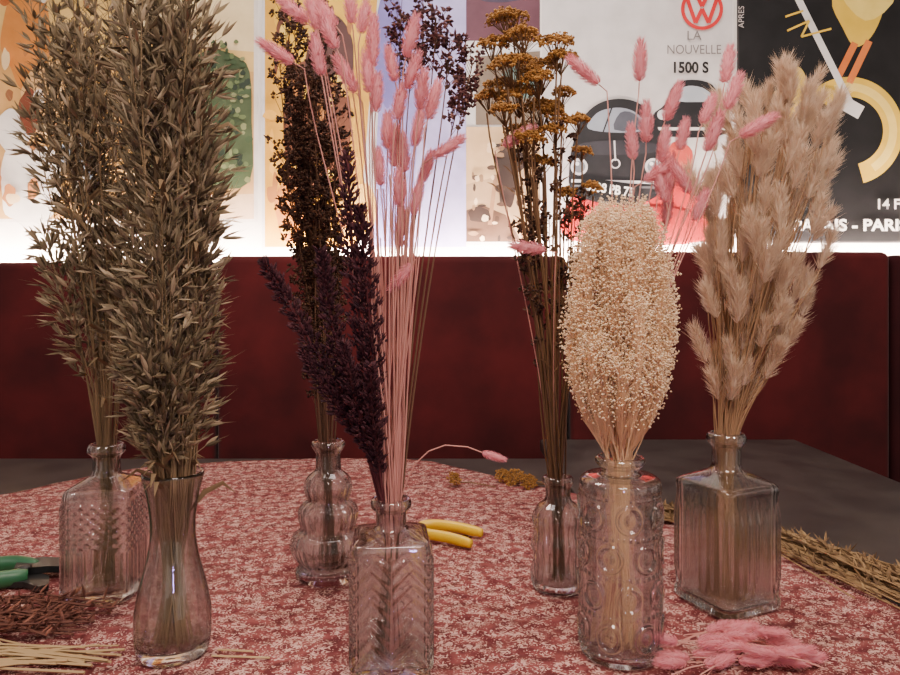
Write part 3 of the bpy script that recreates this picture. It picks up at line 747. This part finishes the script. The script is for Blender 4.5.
for x0,x1,y in ((-.246,-.185,.722),(-.244,-.205,.735)):
    st=MB(); st.tube([Vector((x0,y,CZ+.002)),Vector((x1,y-.004,CZ+.002))],.0012,4)
    o=obj('straw_stalk',st.mesh('straw_stalk',[m_straw],origin=(x0,y,CZ)),loc=(x0,y,CZ)); top(o,'short cut straw lying on the cloth beside the carafe','dried stalk','loose straw beside the carafe')
m_twig=plant('red_brown_twig',[(116,72,60),(88,54,46),(142,92,74)],trans=0)
for i in range(26):
    x0=U(-.62,-.54); x1=U(-.44,-.385); y=U(.765,.835)
    P=[Vector((x0,y,CZ+.004+R()*.01)),Vector(((x0+x1)/2,y+U(-.02,.02),CZ+.006+R()*.018)),Vector((x1,y+U(-.03,.03),CZ+.004+R()*.012))]
    st=MB(); st.tube(P,.0013,4)
    for j in range(20):
        f=R(); p=P[0].lerp(P[1],f*2) if f<.5 else P[1].lerp(P[2],f*2-1)
        st.spindle(p,Vector((U(-.2,1),U(-1,1),U(0,.5))),U(.008,.022),.003,4,.5)
    o=obj('dried_twig',st.mesh('dried_twig',[m_twig],origin=P[0]),loc=P[0]); top(o,'reddish-brown dried flower twig in a pile on the cloth','dried twig','pile of brown twigs on the cloth')
for (x,y,rw,ang) in ((.010,1.385,.014,.6),(.125,1.40,.020,-.5),(.155,1.37,.018,.2),(.105,1.42,.014,-.2)):
    st=MB(); hd=MB(); c=Vector((x,y,CZ+.018)); ax=Vector((math.sin(ang),-.6,.8)).normalized()
    umbel(hd,st,c,ax,rw)
    root=c-ax*rw*1.2; root.z=max(root.z,CZ+.004)
    st.tube([root,Vector((x+.03,y+.02,CZ+.003)),Vector((x+.08,y-.01,CZ+.002))],.0012,4)
    plantobj('loose_yarrow',Vector((x,y,CZ)),[('stem',st,[m_yst],False),('flower_head',hd,[m_yar],False)],'loose mustard-brown yarrow sprig lying on the cloth','dried flower','loose yarrow sprigs')
m_yellow=noisy('yellow_plastic',(228,182,6),(236,194,14),10,.35,spec=.5)
m_steel=noisy('tool_steel',(90,90,92),(120,120,124),30,.35,metal=.8)
m_black=noisy('black_plastic',(20,20,20),(30,30,30),10,.45)
m_green=noisy('green_plastic',(34,84,52),(44,100,62),10,.4,spec=.5)
def smoothline(P,k=8):
    o=[]; n=len(P)
    for i in range(n-1):
        p0=Vector(P[max(i-1,0)]);p1=Vector(P[i]);p2=Vector(P[i+1]);p3=Vector(P[min(i+2,n-1)])
        for a in range(k):
            t=a/k; o.append(.5*((2*p1)+(-p0+p2)*t+(2*p0-5*p1+4*p2-p3)*t*t+(-p0+3*p1-3*p2+p3)*t**3))
    o.append(Vector(P[-1])); return o
def grip(P,r,E,mat,name,blunt=.78,flat=.8):
    q=smoothline(P); n=len(q); rr=[r*min(1,blunt+ (min(i,n-1-i)/2.0)*.15)*(1+.05*math.sin(pi*i/(n-1))) for i in range(n)]
    mb=MB(); mb.tube(q,rr,14,flat=flat); obj(name,mb.mesh(name,[mat],smooth=True),parent=E)
E=empty('pliers',(-.075,1.085,CZ+.010),'pliers with bright yellow rubber grips lying on the cloth','pliers')
grip([(.026,.026,0),(.05,.030,.001),(.085,.018,.001),(.124,-.006,0)],.0080,E,m_yellow,'grip')
grip([(.022,-.008,0),(.04,-.014,.001),(.072,-.030,.001),(.106,-.054,0)],.0080,E,m_yellow,'grip')
mb=MB(); mb.prism([(-.055,.002),(-.03,.010),(-.005,.014),(.012,.018),(.030,.031),(.034,.022),(.018,.002),(.030,-.006),(.026,-.014),(.010,-.012),(-.005,-.011),(-.03,-.008)],-.005,.004); mb.ell((.0,.001,.004),.006,.006,.002,14,6)
obj('jaws',mb.mesh('jaws',[m_steel]),parent=E)
E=empty('pruning_shears',(-.560,.917,CZ+.011),'green and black pruning shears lying on the cloth','pruning shears')
E.scale=(1.25,1.25,1.25); E.rotation_euler=(0,0,.25)
grip([(.010,.014,0),(-.02,.026,.002),(-.06,.020,.001),(-.115,.006,0)],.0088,E,m_green,'grip')
grip([(.008,-.010,0),(-.02,-.018,.001),(-.06,-.028,.001),(-.11,-.040,0)],.0088,E,m_green,'grip')
mb=MB(); mb.prism([(-.012,.022),(.010,.030),(.030,.022),(.044,.004),(.040,-.006),(.026,-.002),(.012,-.002),(-.008,.000)],-.001,.006); obj('blade',mb.mesh('blade',[m_black]),parent=E)
mb=MB(); mb.prism([(-.014,-.018),(.008,-.022),(.026,-.038),(.034,-.034),(.028,-.010),(.012,.006),(-.008,.008)],-.007,-.0015); mb.ell((.002,0,.006),.007,.007,.003,14,6); obj('hook_jaw',mb.mesh('hook_jaw',[m_black]),parent=E)

# ---------------------------------------------------------------- light & camera
W=bpy.data.worlds.new('room_ambient'); bpy.context.scene.world=W; W.use_nodes=True
N=W.node_tree.nodes; Lk=W.node_tree.links; bg=N['Background']
tc=N.new('ShaderNodeTexCoord'); nz=N.new('ShaderNodeTexNoise'); nz.inputs['Scale'].default_value=3.2; nz.inputs['Detail'].default_value=1
Lk.new(tc.outputs['Generated'],nz.inputs['Vector'])
cr=N.new('ShaderNodeValToRGB'); e=cr.color_ramp.elements; e[0].position=.52; e[1].position=.66
e[0].color=(.20,.16,.14,1); e[1].color=(1.0,.90,.82,1); Lk.new(nz.outputs['Fac'],cr.inputs['Fac'])  # invented warm bright patches, added to give the glass sparkling reflections
Lk.new(cr.outputs['Color'],bg.inputs[0]); bg.inputs[1].default_value=1.2
def area(loc,tgt,size,energy,col):
    l=bpy.data.lights.new('room_and_added_lamp','AREA'); l.energy=energy; l.size=size; l.color=col
    o=bpy.data.objects.new('room_and_added_lamp',l); COL.objects.link(o); o.location=loc
    o.rotation_euler=(Vector(tgt)-Vector(loc)).to_track_quat('-Z','Y').to_euler(); return o
area((.15,-.1,2.25),(.0,.95,.85),.5,23,(1,.83,.73))
area((0,1.2,2.6),(0,2.15,1.6),1.0,20,(1,.92,.87))  # unseen light added to brighten the posters and wall
area((-.6,1.3,2.3),(-.1,.8,.8),.3,8,(1,.82,.73))
area((.9,.0,1.9),(.2,.8,.85),.10,4,(1,.94,.9))  # small unseen light added on the right for highlights on the glass
area((-.9,.1,1.7),(-.2,.8,.85),.10,3.5,(1,.94,.9))  # its left counterpart, also added only for glints on the vases
area((.12,-.25,1.0),(-.05,.8,.85),.05,.7,(.42,.28,1))  # unseen violet light added for purple streaks in the glass
cam=bpy.data.cameras.new('camera'); cam.sensor_width=36; cam.lens=28; cam.shift_y=-.0417; cam.clip_start=.02
co=bpy.data.objects.new('camera',cam); COL.objects.link(co); co.location=(0,0,1.122); co.rotation_euler=(pi/2,0,0)
bpy.context.scene.camera=co
